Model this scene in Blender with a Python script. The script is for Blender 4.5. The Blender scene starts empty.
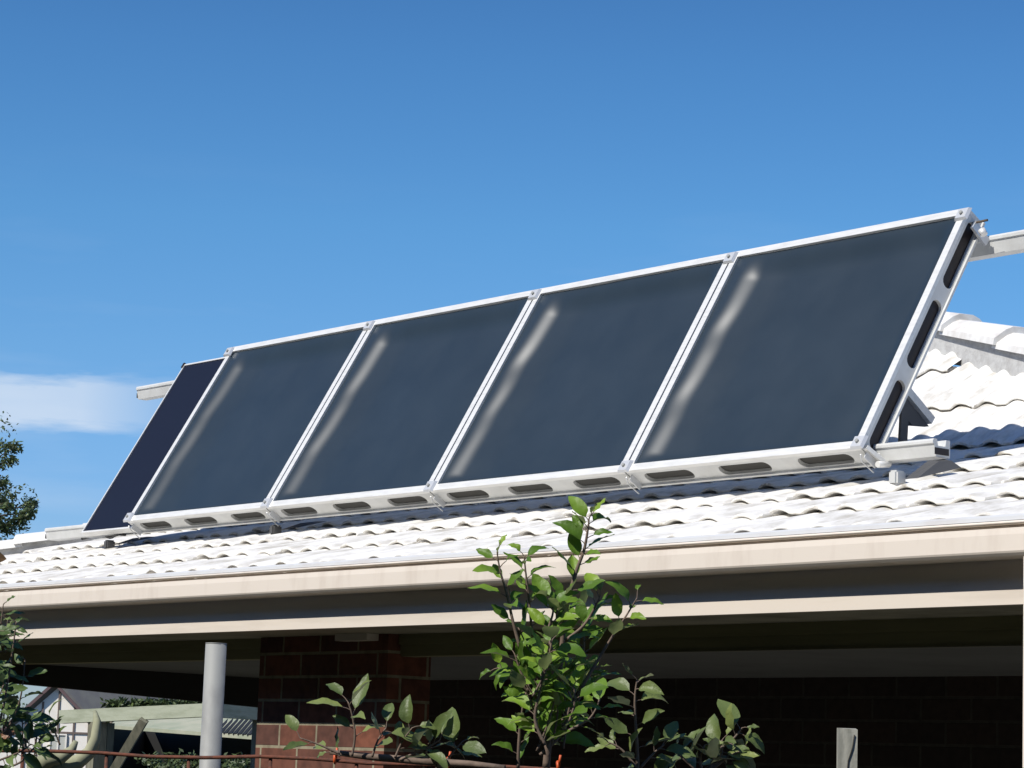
import bpy, bmesh, math, random
from mathutils import Vector, Matrix
random.seed(7)
R_ = math.radians
EYE = 1.6                      # camera height; builders below work with z measured from eye level
scene = bpy.context.scene
C = scene.collection

# ------------------------------------------------------------------ camera
F_PX = 2555.5
CR = Vector((0.634, 0.773, 0.035)); CU = Vector((0.093, -0.121, 0.988)); CF = Vector((-0.768, 0.623, 0.149))
def frame():
    yaw, pitch, roll = R_(-50.925), R_(8.570), R_(2.023)
    f = Vector((math.sin(yaw)*math.cos(pitch), math.cos(yaw)*math.cos(pitch), math.sin(pitch)))
    r0 = Vector((math.cos(yaw), -math.sin(yaw), 0)); u0 = r0.cross(f)
    return r0*math.cos(roll)+u0*math.sin(roll), -r0*math.sin(roll)+u0*math.cos(roll), f
CR, CU, CF = frame()
cam_d = bpy.data.cameras.new('camera'); cam = bpy.data.objects.new('camera', cam_d); C.objects.link(cam)
cam_d.sensor_width = 36; cam_d.lens = F_PX*36/1024; cam_d.clip_start = .05; cam_d.clip_end = 3000
m = Matrix((CR, CU, -CF)).transposed().to_4x4(); m.translation = (0, 0, EYE); cam.matrix_world = m
scene.camera = cam
scene.render.resolution_x = 1024; scene.render.resolution_y = 768

def ray(x, y): return CF + CR*((x-512)/F_PX) - CU*((y-384)/F_PX)
def at(x, y, depth): return ray(x, y)*depth
def atY(x, y, Y): d = ray(x, y); return d*(Y/d.y)

# ------------------------------------------------------------------ sky, sun, exposure
L = Vector((0.03, -0.69, 0.724)).normalized()
elev = math.asin(L.z)
w = bpy.data.worlds.new('World'); scene.world = w; w.use_nodes = True
nt = w.node_tree; nt.nodes.clear()
out = nt.nodes.new('ShaderNodeOutputWorld'); bg = nt.nodes.new('ShaderNodeBackground')
sky = nt.nodes.new('ShaderNodeTexSky'); sky.sky_type = 'NISHITA'; sky.sun_disc = False
sky.sun_elevation = elev; sky.sun_rotation = math.atan2(L.x, L.y)
sky.air_density = 1.0; sky.dust_density = 0.2; sky.ozone_density = 2.0; sky.altitude = 100
bg.inputs['Strength'].default_value = 0.105
# a thin cloud band low on the left, laid out by compass direction and height
tc = nt.nodes.new('ShaderNodeTexCoord')
def wn(t, **k):
    n = nt.nodes.new(t)
    for a, b in k.items(): setattr(n, a, b)
    return n
def wmath(op, a, b=None, clamp=False):
    n = wn('ShaderNodeMath', operation=op, use_clamp=clamp)
    for i, v in enumerate((a, b)):
        if v is None: continue
        if isinstance(v, (int, float)): n.inputs[i].default_value = v
        else: nt.links.new(v, n.inputs[i])
    return n.outputs[0]
sx = wn('ShaderNodeSeparateXYZ'); nt.links.new(tc.outputs['Generated'], sx.inputs[0])
az = wmath('ARCTAN2', sx.outputs[0], sx.outputs[1])       # compass angle
el = wmath('ARCSINE', sx.outputs[2])
def azel(x, y):
    d = ray(x, y).normalized(); return math.atan2(d.x, d.y), math.asin(d.z)
a0, e0 = azel(-30, 402); a1, e1 = azel(120, 405)
cmb = wn('ShaderNodeCombineXYZ')
nt.links.new(wmath('MULTIPLY', az, 22.0), cmb.inputs[0]); nt.links.new(wmath('MULTIPLY', el, 130.0), cmb.inputs[1])
nz = wn('ShaderNodeTexNoise'); nz.inputs['Scale'].default_value = 1.0; nz.inputs['Detail'].default_value = 5; nz.inputs['Roughness'].default_value = .55
nt.links.new(cmb.outputs[0], nz.inputs['Vector'])
slope = (e1-e0)/(a1-a0)
mid = wmath('ADD', wmath('MULTIPLY', wmath('SUBTRACT', az, a0), slope), e0)
dist = wmath('ABSOLUTE', wmath('SUBTRACT', el, mid))
wob = wmath('MULTIPLY', wmath('SUBTRACT', nz.outputs[0], .5), .018)
band = wmath('SUBTRACT', 1.0, wmath('DIVIDE', wmath('ADD', dist, wob), .0125))
band = wmath('MULTIPLY', band, 2.2, True)
fade = wmath('MULTIPLY', wmath('SUBTRACT', a0+.088, az), 22.0, True)     # fades out to the right
nz2 = wn('ShaderNodeTexNoise'); nz2.inputs['Scale'].default_value = .35; nz2.inputs['Detail'].default_value = 6
nt.links.new(cmb.outputs[0], nz2.inputs['Vector'])
wisp = wmath('MULTIPLY', wmath('SUBTRACT', nz2.outputs[0], .54), 1.2, True)
lowfade = wmath('MULTIPLY', wmath('SUBTRACT', .24, el), 8.0, True)
cl = wmath('ADD', wmath('MULTIPLY', wmath('MULTIPLY', band, fade), .66), wmath('MULTIPLY', wisp, wmath('MULTIPLY', lowfade, .55)), True)
mx = wn('ShaderNodeMix', data_type='RGBA'); nt.links.new(cl, mx.inputs[0])
hs = wn('ShaderNodeHueSaturation'); hs.inputs['Saturation'].default_value = 1.38; hs.inputs['Hue'].default_value = .510; hs.inputs['Value'].default_value = 1.0
nt.links.new(sky.outputs[0], hs.inputs['Color']); 
# clear winter air: keep the low sky blue
crp = wn('ShaderNodeValToRGB'); nt.links.new(wmath('DIVIDE', el, .3, True), crp.inputs[0])
stops = [(0, (.48, .57, 1.0)), (.35, (.74, .93, 1.19)), (.52, (.89, 1.09, 1.19)), (.70, (.97, 1.19, 1.19)), (.92, (1, 1.13, 1.11)), (1, (1, 1.08, 1.06))]
els = crp.color_ramp.elements
while len(els) < len(stops): els.new(.5)
for e_, (p_, c_) in zip(els, stops): e_.position = p_; e_.color = (c_[0]/2, c_[1]/2, c_[2]/2, 1)
vm = wn('ShaderNodeVectorMath', operation='MULTIPLY'); nt.links.new(hs.outputs[0], vm.inputs[0]); nt.links.new(crp.outputs[0], vm.inputs[1])
vs2 = wn('ShaderNodeVectorMath', operation='SCALE'); vs2.inputs['Scale'].default_value = 2.0; nt.links.new(vm.outputs[0], vs2.inputs[0])
nt.links.new(vs2.outputs[0], mx.inputs[6])
mx.inputs[7].default_value = (6.6, 7.5, 8.7, 1)
nt.links.new(mx.outputs[2], bg.inputs['Color']); nt.links.new(bg.outputs[0], out.inputs[0])

sd = bpy.data.lights.new('sun', 'SUN'); sun = bpy.data.objects.new('sun', sd); C.objects.link(sun)
sd.energy = 4.95; sd.angle = R_(.53); sd.color = (1, .96, .89)
sun.rotation_euler = L.to_track_quat('Z', 'Y').to_euler()
sun.location = (0, -10, 20)
vs = scene.view_settings
vs.view_transform = 'Standard'; vs.look = 'None'; vs.gamma = 1; vs.use_curve_mapping = False; vs.exposure = 0.0

# ------------------------------------------------------------------ materials
MT = {}
def mat(name, col, rough=.6, metal=0., spec=.5, noise=None, bump=None, coat=0.):
    """noise = (scale, second colour, low, high[, stretch]); bump = (scale, strength, distance)"""
    mm = bpy.data.materials.new(name); mm.use_nodes = True; t = mm.node_tree; b = t.nodes['Principled BSDF']
    b.inputs['Base Color'].default_value = (*col, 1); b.inputs['Roughness'].default_value = rough
    b.inputs['Metallic'].default_value = metal; b.inputs['Specular IOR Level'].default_value = spec
    b.inputs['Coat Weight'].default_value = coat
    co = t.nodes.new('ShaderNodeTexCoord')
    if noise:
        n = t.nodes.new('ShaderNodeTexNoise'); n.inputs['Scale'].default_value = noise[0]; n.inputs['Detail'].default_value = 7
        n.inputs['Roughness'].default_value = .62
        if len(noise) > 4:
            mp = t.nodes.new('ShaderNodeMapping'); mp.inputs['Scale'].default_value = noise[4]
            t.links.new(co.outputs['Object'], mp.inputs[0]); t.links.new(mp.outputs[0], n.inputs['Vector'])
        else: t.links.new(co.outputs['Object'], n.inputs['Vector'])
        r = t.nodes.new('ShaderNodeValToRGB'); r.color_ramp.elements[0].position = noise[2]; r.color_ramp.elements[1].position = noise[3]
        r.color_ramp.elements[0].color = (*noise[1], 1); r.color_ramp.elements[1].color = (*col, 1)
        t.links.new(n.outputs[0], r.inputs[0]); t.links.new(r.outputs[0], b.inputs['Base Color'])
    if bump:
        n = t.nodes.new('ShaderNodeTexNoise'); n.inputs['Scale'].default_value = bump[0]; n.inputs['Detail'].default_value = 5
        t.links.new(co.outputs['Object'], n.inputs['Vector'])
        bp = t.nodes.new('ShaderNodeBump'); bp.inputs['Strength'].default_value = bump[1]; bp.inputs['Distance'].default_value = bump[2]
        t.links.new(n.outputs[0], bp.inputs['Height']); t.links.new(bp.outputs[0], b.inputs['Normal'])
    MT[name] = mm; return mm
mat('tile_edge', (.74, .72, .67), .75, noise=(14, (.34, .30, .24), .30, .47))
mat('roof_paint', (.80, .78, .74), .6, noise=(7, (.50, .47, .41), .32, .53, (2.6, .8, .8)), bump=(60, .25, .004))
mat('ridge_paint', (.76, .75, .72), .55, noise=(7, (.58, .54, .49), .30, .50), bump=(50, .25, .004))
mat('mortar_bed', (.50, .50, .49), .9, noise=(25, (.38, .37, .36), .3, .6), bump=(70, .5, .006))
mat('gutter_paint', (.77, .695, .61), .45, noise=(5, (.68, .60, .52), .32, .5, (2.2, 1, .5)))
mat('gutter_bead_paint', (.56, .57, .58), .6, noise=(5, (.50, .48, .47), .3, .5))
mat('fascia_paint', (.74, .665, .58), .5, noise=(3, (.64, .57, .49), .3, .5, (.5, 1, 5)))
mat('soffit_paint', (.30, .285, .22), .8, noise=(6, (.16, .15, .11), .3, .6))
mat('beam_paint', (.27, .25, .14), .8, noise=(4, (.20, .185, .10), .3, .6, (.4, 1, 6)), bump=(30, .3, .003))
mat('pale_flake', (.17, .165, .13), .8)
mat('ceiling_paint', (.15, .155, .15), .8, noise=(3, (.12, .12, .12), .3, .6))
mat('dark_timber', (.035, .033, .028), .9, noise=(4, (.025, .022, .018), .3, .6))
mat('alu', (.74, .735, .71), .42, .2, noise=(12, (.64, .635, .61), .3, .55, (1, 6, 6)))
mat('alu_skirt', (.63, .635, .62), .5, .05, noise=(10, (.52, .52, .50), .3, .6), bump=(45, .1, .002))
mat('galv', (.32, .325, .31), .65, .15, noise=(11, (.22, .22, .215), .30, .56, (1, 1, .6)), bump=(40, .15, .002))
mat('slot_dark', (.020, .014, .014), .42, spec=.3)
mat('slot_grey', (.05, .048, .043), .8)
mat('cell_dark', (.011, .012, .021), .4, spec=.2)
mat('rail_dark', (.10, .10, .10), .6, .3)
mat('rust', (.16, .05, .025), .85, noise=(60, (.07, .03, .02), .35, .6), bump=(120, .5, .002))
mat('tie', (.62, .10, .02), .5)
mat('stake_wood', (.40, .39, .33), .85, noise=(9, (.20, .20, .17), .35, .62, (6, 6, .8)), bump=(50, .5, .003))
mat('pergola_paint', (.42, .45, .34), .8, noise=(7, (.30, .33, .23), .3, .55, (1, 1, 4)), bump=(40, .3, .003))
mat('pergola_wood', (.22, .21, .15), .85, noise=(7, (.13, .13, .09), .35, .6, (5, 5, .8)))
mat('bark_pale', (.36, .36, .24), .8, noise=(9, (.22, .23, .14), .35, .6))
mat('bark_brown', (.20, .145, .11), .8, noise=(40, (.12, .085, .065), .35, .6), bump=(90, .4, .002))
mat('weatherboard', (.90, .84, .74), .6, noise=(3, (.78, .72, .63), .3, .5))
mat('timber_strip', (.16, .12, .10), .7)
mat('far_roof', (.15, .148, .135), .7, noise=(4, (.11, .105, .11), .3, .6))
mat('far_trim', (.13, .08, .08), .7)
mat('shed_roof', (.42, .41, .30), .7, noise=(3, (.26, .30, .20), .3, .6))
mat('shed_dark', (.012, .012, .012), .8)
mat('curtain', (.50, .50, .44), .8)
mat('tree_bark', (.16, .13, .10), .9, noise=(6, (.10, .08, .06), .35, .6))
mat('ground_soil', (.06, .062, .028), .95, noise=(.5, (.075, .058, .038), .35, .6), bump=(8, .6, .03))
mat('cypress', (.035, .05, .02), .9, noise=(3, (.02, .03, .012), .35, .6))
mat('concrete', (.16, .155, .145), .9, noise=(3, (.12, .115, .105), .3, .6))
mat('black_line', (.03, .03, .03), .5)
mat('clamp_metal', (.60, .61, .62), .42, .35)

def glass_mat():
    """matt dark absorber sheet: dark, sky-reflecting, faintly dusty"""
    mm = bpy.data.materials.new('absorber_sheet'); mm.use_nodes = True; t = mm.node_tree; b = t.nodes['Principled BSDF']
    co = t.nodes.new('ShaderNodeTexCoord')
    n = t.nodes.new('ShaderNodeTexNoise'); n.inputs['Scale'].default_value = 2.2; n.inputs['Detail'].default_value = 6; n.inputs['Roughness'].default_value = .6
    t.links.new(co.outputs['Object'], n.inputs['Vector'])
    r = t.nodes.new('ShaderNodeValToRGB'); r.color_ramp.elements[0].position = .3; r.color_ramp.elements[1].position = .72
    r.color_ramp.elements[0].color = (.020, .031, .041, 1); r.color_ramp.elements[1].color = (.028, .041, .053, 1)
    t.links.new(n.outputs[0], r.inputs[0]); t.links.new(r.outputs[0], b.inputs['Base Color'])
    b.inputs['Roughness'].default_value = .30; b.inputs['Specular IOR Level'].default_value = .5
    n2 = t.nodes.new('ShaderNodeTexNoise'); n2.inputs['Scale'].default_value = 9; n2.inputs['Detail'].default_value = 4
    t.links.new(co.outputs['Object'], n2.inputs['Vector'])
    mr = t.nodes.new('ShaderNodeMapRange'); mr.inputs['To Min'].default_value = .33; mr.inputs['To Max'].default_value = .39
    t.links.new(n2.outputs[0], mr.inputs[0]); t.links.new(mr.outputs[0], b.inputs['Roughness'])
    MT['absorber'] = mm
glass_mat()

def brick_mat(name, c1, c2, mortar):
    mm = bpy.data.materials.new(name); mm.use_nodes = True; t = mm.node_tree; b = t.nodes['Principled BSDF']
    co = t.nodes.new('ShaderNodeTexCoord'); sp = t.nodes.new('ShaderNodeSeparateXYZ'); cb = t.nodes.new('ShaderNodeCombineXYZ')
    ad = t.nodes.new('ShaderNodeMath'); ad.operation = 'ADD'
    t.links.new(co.outputs['Object'], sp.inputs[0]); t.links.new(sp.outputs[0], ad.inputs[0]); t.links.new(sp.outputs[1], ad.inputs[1])
    t.links.new(ad.outputs[0], cb.inputs[0]); t.links.new(sp.outputs[2], cb.inputs[1])
    br = t.nodes.new('ShaderNodeTexBrick'); t.links.new(cb.outputs[0], br.inputs['Vector'])
    br.inputs['Scale'].default_value = 1; br.inputs['Brick Width'].default_value = .218; br.inputs['Row Height'].default_value = .0785
    br.inputs['Mortar Size'].default_value = .0055; br.inputs['Mortar Smooth'].default_value = .2; br.inputs['Bias'].default_value = 0
    br.inputs['Color1'].default_value = (*c1, 1); br.inputs['Color2'].default_value = (*c2, 1); br.inputs['Mortar'].default_value = (*mortar, 1)
    n = t.nodes.new('ShaderNodeTexNoise'); n.inputs['Scale'].default_value = 30; n.inputs['Detail'].default_value = 5
    t.links.new(co.outputs['Object'], n.inputs['Vector'])
    mi = t.nodes.new('ShaderNodeMix'); mi.data_type = 'RGBA'; mi.blend_type = 'MULTIPLY'; mi.inputs[0].default_value = .7
    rr = t.nodes.new('ShaderNodeValToRGB'); rr.color_ramp.elements[0].position = .3; rr.color_ramp.elements[0].color = (.45, .42, .4, 1)
    rr.color_ramp.elements[1].position = .6; rr.color_ramp.elements[1].color = (1, 1, 1, 1)
    t.links.new(n.outputs[0], rr.inputs[0]); t.links.new(br.outputs['Color'], mi.inputs[6]); t.links.new(rr.outputs[0], mi.inputs[7])
    t.links.new(mi.outputs[2], b.inputs['Base Color']); b.inputs['Roughness'].default_value = .9
    bp = t.nodes.new('ShaderNodeBump'); bp.inputs['Strength'].default_value = .6; bp.inputs['Distance'].default_value = .006; bp.invert = True
    t.links.new(br.outputs['Fac'], bp.inputs['Height']); t.links.new(bp.outputs[0], b.inputs['Normal'])
    MT[name] = mm
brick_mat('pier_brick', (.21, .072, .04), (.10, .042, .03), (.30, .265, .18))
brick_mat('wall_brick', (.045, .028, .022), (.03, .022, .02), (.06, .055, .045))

def leaf_mat(name, top, under, trans=.18, rough=.46):
    mm = bpy.data.materials.new(name); mm.use_nodes = True; t = mm.node_tree; b = t.nodes['Principled BSDF']
    geo = t.nodes.new('ShaderNodeNewGeometry'); at_ = t.nodes.new('ShaderNodeAttribute'); at_.attribute_name = 'tint'
    mi = t.nodes.new('ShaderNodeMix'); mi.data_type = 'RGBA'; t.links.new(geo.outputs['Backfacing'], mi.inputs[0])
    mi.inputs[6].default_value = (*top, 1); mi.inputs[7].default_value = (*under, 1)
    h = t.nodes.new('ShaderNodeHueSaturation'); mr = t.nodes.new('ShaderNodeMapRange'); mr.inputs['To Min'].default_value = .65; mr.inputs['To Max'].default_value = 1.4
    t.links.new(at_.outputs['Fac'], mr.inputs[0]); t.links.new(mr.outputs[0], h.inputs['Value']); t.links.new(mi.outputs[2], h.inputs['Color'])
    mh = t.nodes.new('ShaderNodeMapRange'); mh.inputs['To Min'].default_value = .515; mh.inputs['To Max'].default_value = .485
    t.links.new(at_.outputs['Fac'], mh.inputs[0]); t.links.new(mh.outputs[0], h.inputs['Hue'])
    t.links.new(h.outputs[0], b.inputs['Base Color']); b.inputs['Roughness'].default_value = rough; b.inputs['Specular IOR Level'].default_value = .4
    co = t.nodes.new('ShaderNodeTexCoord'); n = t.nodes.new('ShaderNodeTexNoise'); n.inputs['Scale'].default_value = 110; n.inputs['Detail'].default_value = 3
    t.links.new(co.outputs['Object'], n.inputs['Vector']); bp = t.nodes.new('ShaderNodeBump'); bp.inputs['Strength'].default_value = .5; bp.inputs['Distance'].default_value = .003
    t.links.new(n.outputs[0], bp.inputs['Height']); t.links.new(bp.outputs[0], b.inputs['Normal'])
    tr = t.nodes.new('ShaderNodeBsdfTranslucent'); ms = t.nodes.new('ShaderNodeMixShader'); ms.inputs[0].default_value = trans
    t.links.new(h.outputs[0], tr.inputs['Color']); t.links.new(b.outputs[0], ms.inputs[1]); t.links.new(tr.outputs[0], ms.inputs[2])
    t.links.new(ms.outputs[0], t.nodes['Material Output'].inputs[0])
    MT[name] = mm
leaf_mat('apple_leaf', (.17, .29, .03), (.31, .36, .14), .36)
leaf_mat('fruit_leaf', (.16, .205, .06), (.31, .34, .19), .22)
leaf_mat('climber_leaf', (.13, .19, .055), (.15, .20, .09), .22)
leaf_mat('gum_leaf', (.11, .165, .06), (.17, .19, .09), .25)
leaf_mat('hedge_leaf', (.07, .10, .03), (.09, .12, .05), .15)
leaf_mat('dead_leaf', (.18, .09, .04), (.22, .13, .07), .1)

# ------------------------------------------------------------------ helpers
def thing(name, label, cat, loc, group=None):
    o = bpy.data.objects.new(name, None); C.objects.link(o); o.location = loc; o.empty_display_size = .1
    o['label'] = label; o['category'] = cat
    if group: o['group'] = group
    return o
def wloc(o):
    l = Vector(o.location)
    while o.parent: o = o.parent; l += Vector(o.location)
    return l
def link(name, bm, m, parent=None, loc=None, smooth=False, label=None):
    """link a bmesh given in eye-frame coordinates as one object, with its origin moved to parent / loc"""
    me = bpy.data.meshes.new(name)
    base = wloc(parent) if parent else Vector(loc or (0, 0, 0))
    if parent and loc is not None: base2 = Vector(loc)
    else: base2 = base
    bmesh.ops.translate(bm, verts=bm.verts, vec=-base2)
    bm.to_mesh(me); bm.free()
    for mm in (m if isinstance(m, (list, tuple)) else [m]): me.materials.append(MT[mm])
    if smooth:
        for p in me.polygons: p.use_smooth = True
    o = bpy.data.objects.new(name, me); C.objects.link(o)
    o.parent = parent; o.location = (base2-base) if parent else base2
    if label: o['label'] = label
    return o
def solo(name, bm, m, label, cat, loc, group=None, smooth=False, kind=None):
    o = link(name, bm, m, None, loc, smooth)
    if label: o['label'] = label
    if cat: o['category'] = cat
    if group: o['group'] = group
    if kind: o['kind'] = kind
    return o
def BM(): return bmesh.new()
def add_hexa(bm, p, mi=0):
    """p: 8 corners, bottom ring then top ring"""
    v = [bm.verts.new(q) for q in p]
    for f in ((3, 2, 1, 0), (4, 5, 6, 7), (0, 1, 5, 4), (1, 2, 6, 5), (2, 3, 7, 6), (3, 0, 4, 7)):
        bm.faces.new([v[i] for i in f]).material_index = mi
def add_box(bm, x0, x1, y0, y1, z0, z1):
    add_hexa(bm, [(x0, y0, z0), (x1, y0, z0), (x1, y1, z0), (x0, y1, z0), (x0, y0, z1), (x1, y0, z1), (x1, y1, z1), (x0, y1, z1)])
def add_bar(bm, a, b, sx_, sy_, up=Vector((0, 0, 1))):
    a, b = Vector(a), Vector(b); d = (b-a).normalized(); s = d.cross(up)
    if s.length < 1e-4: s = d.cross(Vector((0, 1, 0)))
    s.normalize(); t = s.cross(d)
    s *= sx_/2; t *= sy_/2
    add_hexa(bm, [a-s-t, a+s-t, b+s-t, b-s-t, a-s+t, a+s+t, b+s+t, b-s+t])
def add_tube(bm, pts, rads, n=10, cap=True):
    pts = [Vector(p) for p in pts]; rings = []
    if isinstance(rads, (int, float)): rads = [rads]*len(pts)
    ref = None
    for i, p in enumerate(pts):
        d = (pts[min(i+1, len(pts)-1)]-pts[max(i-1, 0)]).normalized()
        if ref is None: ref = d.orthogonal().normalized()
        ref = (ref - d*ref.dot(d)).normalized(); s = d.cross(ref)
        rings.append([bm.verts.new(p+(ref*math.cos(2*math.pi*k/n)+s*math.sin(2*math.pi*k/n))*rads[i]) for k in range(n)])
    for i in range(len(rings)-1):
        for k in range(n):
            bm.faces.new((rings[i][k], rings[i][(k+1) % n], rings[i+1][(k+1) % n], rings[i+1][k])).smooth = True
    if cap:
        bm.faces.new(rings[0][::-1]); bm.faces.new(rings[-1])
def add_extrude(bm, prof, x0, x1, axis='X'):
    """closed profile of (y,z) pushed along X"""
    a = [bm.verts.new((x0, y, z)) for y, z in prof]; b = [bm.verts.new((x1, y, z)) for y, z in prof]
    n = len(prof)
    for i in range(n): bm.faces.new((a[i], a[(i+1) % n], b[(i+1) % n], b[i]))
    bm.faces.new(a[::-1]); bm.faces.new(b)
    bmesh.ops.recalc_face_normals(bm, faces=bm.faces)

GZ = -EYE
# ------------------------------------------------------------------ ground
bm = BM(); s = 900
bmesh.ops.create_grid(bm, x_segments=60, y_segments=60, size=s)
for v in bm.verts: v.co.z = GZ
solo('ground', bm, 'ground_soil', None, None, (0, 0, GZ), kind='structure')
bm = BM(); add_box(bm, -9.4, 0.2, 4.75, 6.5, GZ+.004, GZ+.09)
solo('paving', bm, 'concrete', None, None, (-4, 5.5, GZ), kind='structure')

# ------------------------------------------------------------------ house
house = thing('house', 'low brick house with white tiled roof, cream gutter and shady open verandah', 'house', (-6, 6.5, GZ))
E_Y, M1 = 4.66, .262                       # eave line and lower pitch
def zlow(Y): return .634+M1*(Y-4.66)
B_Y = 6.55; M2 = .65; B_Z = zlow(B_Y)
def zup(Y): return B_Z+M2*(Y-B_Y)

PIT = .1345
def roll(x, wid=.084, ht=.0120):
    u = (x % PIT)-PIT/2
    if abs(u) > wid/2: return 0.
    c = math.cos(math.pi*u/wid); return ht*(c**.75)
def tile_slope(name, y0, z0, slope, xl, xr, ncourse, gauge, off, seed, big=1.0, parent=house):
    """tile courses: xl(Y), xr(Y) bound every course; each course has a raised lapped front edge"""
    rnd = random.Random(seed); rl = random.Random(seed+100)
    n_ = math.sqrt(1+slope*slope); up = Vector((0, 1/n_, slope/n_)); nn = Vector((0, -slope/n_, 1/n_))
    bm = BM()
    for c in range(ncourse):
        vf = c*gauge
        Yf = y0+vf*up.y; Yb = y0+(vf+gauge)*up.y
        A, B = xl((Yf+Yb)/2), xr((Yf+Yb)/2)
        sub = .009
        xs = [A+i*sub for i in range(int((B-A)/sub)+1)]
        tj = {}; rj = {}
        ring = []
        for x in xs:
            ti = math.floor((x-off)/(2*PIT))
            if ti not in tj: tj[ti] = (rnd.uniform(-.004, .004), rnd.uniform(-.016, .016), rnd.uniform(-.004, .004), 0)
            dz, df, dt, chip = tj[ti]
            loc = (x-off)-ti*2*PIT-.012; loc = loc if loc >= 0 else loc+2*PIT
            h = roll(x-off)*big
            notch = 1.0 if loc < .020 else 0.
            hf = .0150+dz+h-(.002 if notch else 0); hb = .001+dz*.5+h*.93-(.004 if notch else 0)
            v0 = vf+df+(.034 if notch else 0)+(dt*(loc/(2*PIT)-.5)*3)
            th = .0105
            base = Vector((x, y0, z0))
            ri = math.floor((x-off)/PIT)
            if ri not in rj: rj[ri] = rl.uniform(.86, 1.12)
            hb = hb-h*.93+h*rj[ri]
            if loc < PIT*.98: hf += .0035*math.sin(math.pi*loc/(PIT*.98))
            P = lambda v, hh: base+up*v+nn*hh
            pts = [P(v0+.06, hf-th-.006), P(v0+.003, hf-th), P(v0, hf-th+.003), P(v0, hf-.005), P(v0+.004, hf-.001), P(v0+.02, hf-.0012), P(vf+gauge*.55, (hf+hb)/2), P(vf+gauge+.075, hb-.006)]
            ring.append([bm.verts.new(q) for q in pts])
        for i in range(len(ring)-1):
            for k in range(len(ring[i])-1):
                f = bm.faces.new((ring[i][k], ring[i+1][k], ring[i+1][k+1], ring[i][k+1])); f.smooth = k >= 4; f.material_index = 1 if k in (1, 2) or (k == 3 and rl.random() < .75) else 0
    return link(name, bm, ['roof_paint', 'tile_edge'], parent)
nL = math.sqrt(1+M1*M1)
gauge = .392
ncl = round((B_Y-E_Y)*nL/gauge); gauge = (B_Y-E_Y)*nL/ncl
HL0 = -12.05
tile_slope('roof_slope', E_Y, zlow(E_Y)-.022, M1, lambda Y: HL0+(Y-E_Y)+.02, lambda Y: 1.0, ncl, gauge, .02, 11, 1.0)
# upper, steeper slope: left hip, right oblique hip
def xl2(Y): return -10.16+(Y-B_Y)
def xr2(Y): return -4.717-(Y-B_Y)/.45
apex_Y = B_Y+1.693
nU = math.sqrt(1+M2*M2); gauge = .365; ncu = math.ceil((apex_Y-B_Y)*nU/gauge)
tile_slope('upper_roof_slope', B_Y, B_Z-.022, M2, xl2, lambda Y: min(xr2(Y)+.16, xr2(Y+.17)+.55), ncu, gauge, .05, 12, 1.3)
# plain underlay sheets, end slopes and rear slopes, so the roof is closed from other sides
apex = Vector((-8.47, apex_Y, zup(apex_Y)-.06))
bm = BM()
def face(pts): bm.faces.new([bm.verts.new(p) for p in pts])
d = -.032
P0 = Vector((HL0+.1, E_Y+.02, zlow(E_Y)+d)); P1 = Vector((1.0, E_Y+.02, zlow(E_Y)+d)); P2 = Vector((1.0, B_Y, B_Z+d)); P3 = Vector((-10.16, B_Y, B_Z+d)); PA = Vector((-4.717, B_Y, B_Z+d))
face([P0, P1, P2, PA, P3]); face([P3, PA, apex])
Q0 = Vector((HL0+.1, 13.0, zlow(E_Y)+d)); Q3 = Vector((-10.16, 10.3, B_Z+d)); Q1 = Vector((1, 13.0, zlow(E_Y)+d)); Q2 = Vector((1, 10.3, B_Z+d))
face([P0, P3, Q3, Q0]); face([P3, apex, Q3]); face([Q0, Q3, Q2, Q1]); face([apex, PA, P2, Q2, Q3]); face([P1, Q1, Q2, P2])
link('roof_underlay', bm, 'roof_paint', house)

def capping(name, a, b, width, ht, n, side, bed):
    """ridge tiles lapped along a hip from a (low) to b (high), with a mortar bed under them"""
    a, b = Vector(a), Vector(b); d = (b-a).normalized(); sd_ = d.cross(Vector((0, 0, 1))).normalized(); up = sd_.cross(d)
    Ls = (b-a).length; step = Ls/n; rnd = random.Random(5)
    bm = BM()
    for i in range(n):
        s0, s1 = i*step-.035, (i+1)*step
        r0_, r1_ = 1.0+rnd.uniform(-.02, .03), .90
        rings = []
        for s_, k, lift in ((s0, r0_, .018), (s1, r1_, .0)):
            c = a+d*s_
            prof = [(-1, -.35), (-.97, .05), (-.55, .62), (-.28, .82), (.28, .82), (.55, .62), (.97, .05), (1, -.35)]
            rings.append([bm.verts.new(c+sd_*(u*width*k)+up*(v*ht*k+lift)) for u, v in prof])
        for k in range(7): bm.faces.new((rings[0][k], rings[0][k+1], rings[1][k+1], rings[1][k]))
        # front lip thickness
        bm.faces.new(rings[0][::-1]); bm.faces.new(rings[1])
    bmesh.ops.recalc_face_normals(bm, faces=bm.faces)
    o = link(name, bm, 'ridge_paint', house)
    if bed > 0:
        bm = BM(); w2 = width*.72
        ns = 60
        for sgn in (-1, 1):
            top, bot = [], []
            for i in range(ns+1):
                c = a+d*(Ls*i/ns)
                top.append(bm.verts.new(c+sd_*(sgn*w2)+up*(.05*ht)+Vector((0, 0, rnd.uniform(-.002, .002)))))
                bot.append(bm.verts.new(c+sd_*(sgn*(w2+.002))+Vector((0, 0, -bed+rnd.uniform(-.006, .006)))))
            for i in range(ns): bm.faces.new((top[i], top[i+1], bot[i+1], bot[i]))
        link('mortar_bed', bm, 'mortar_bed', house)
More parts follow.
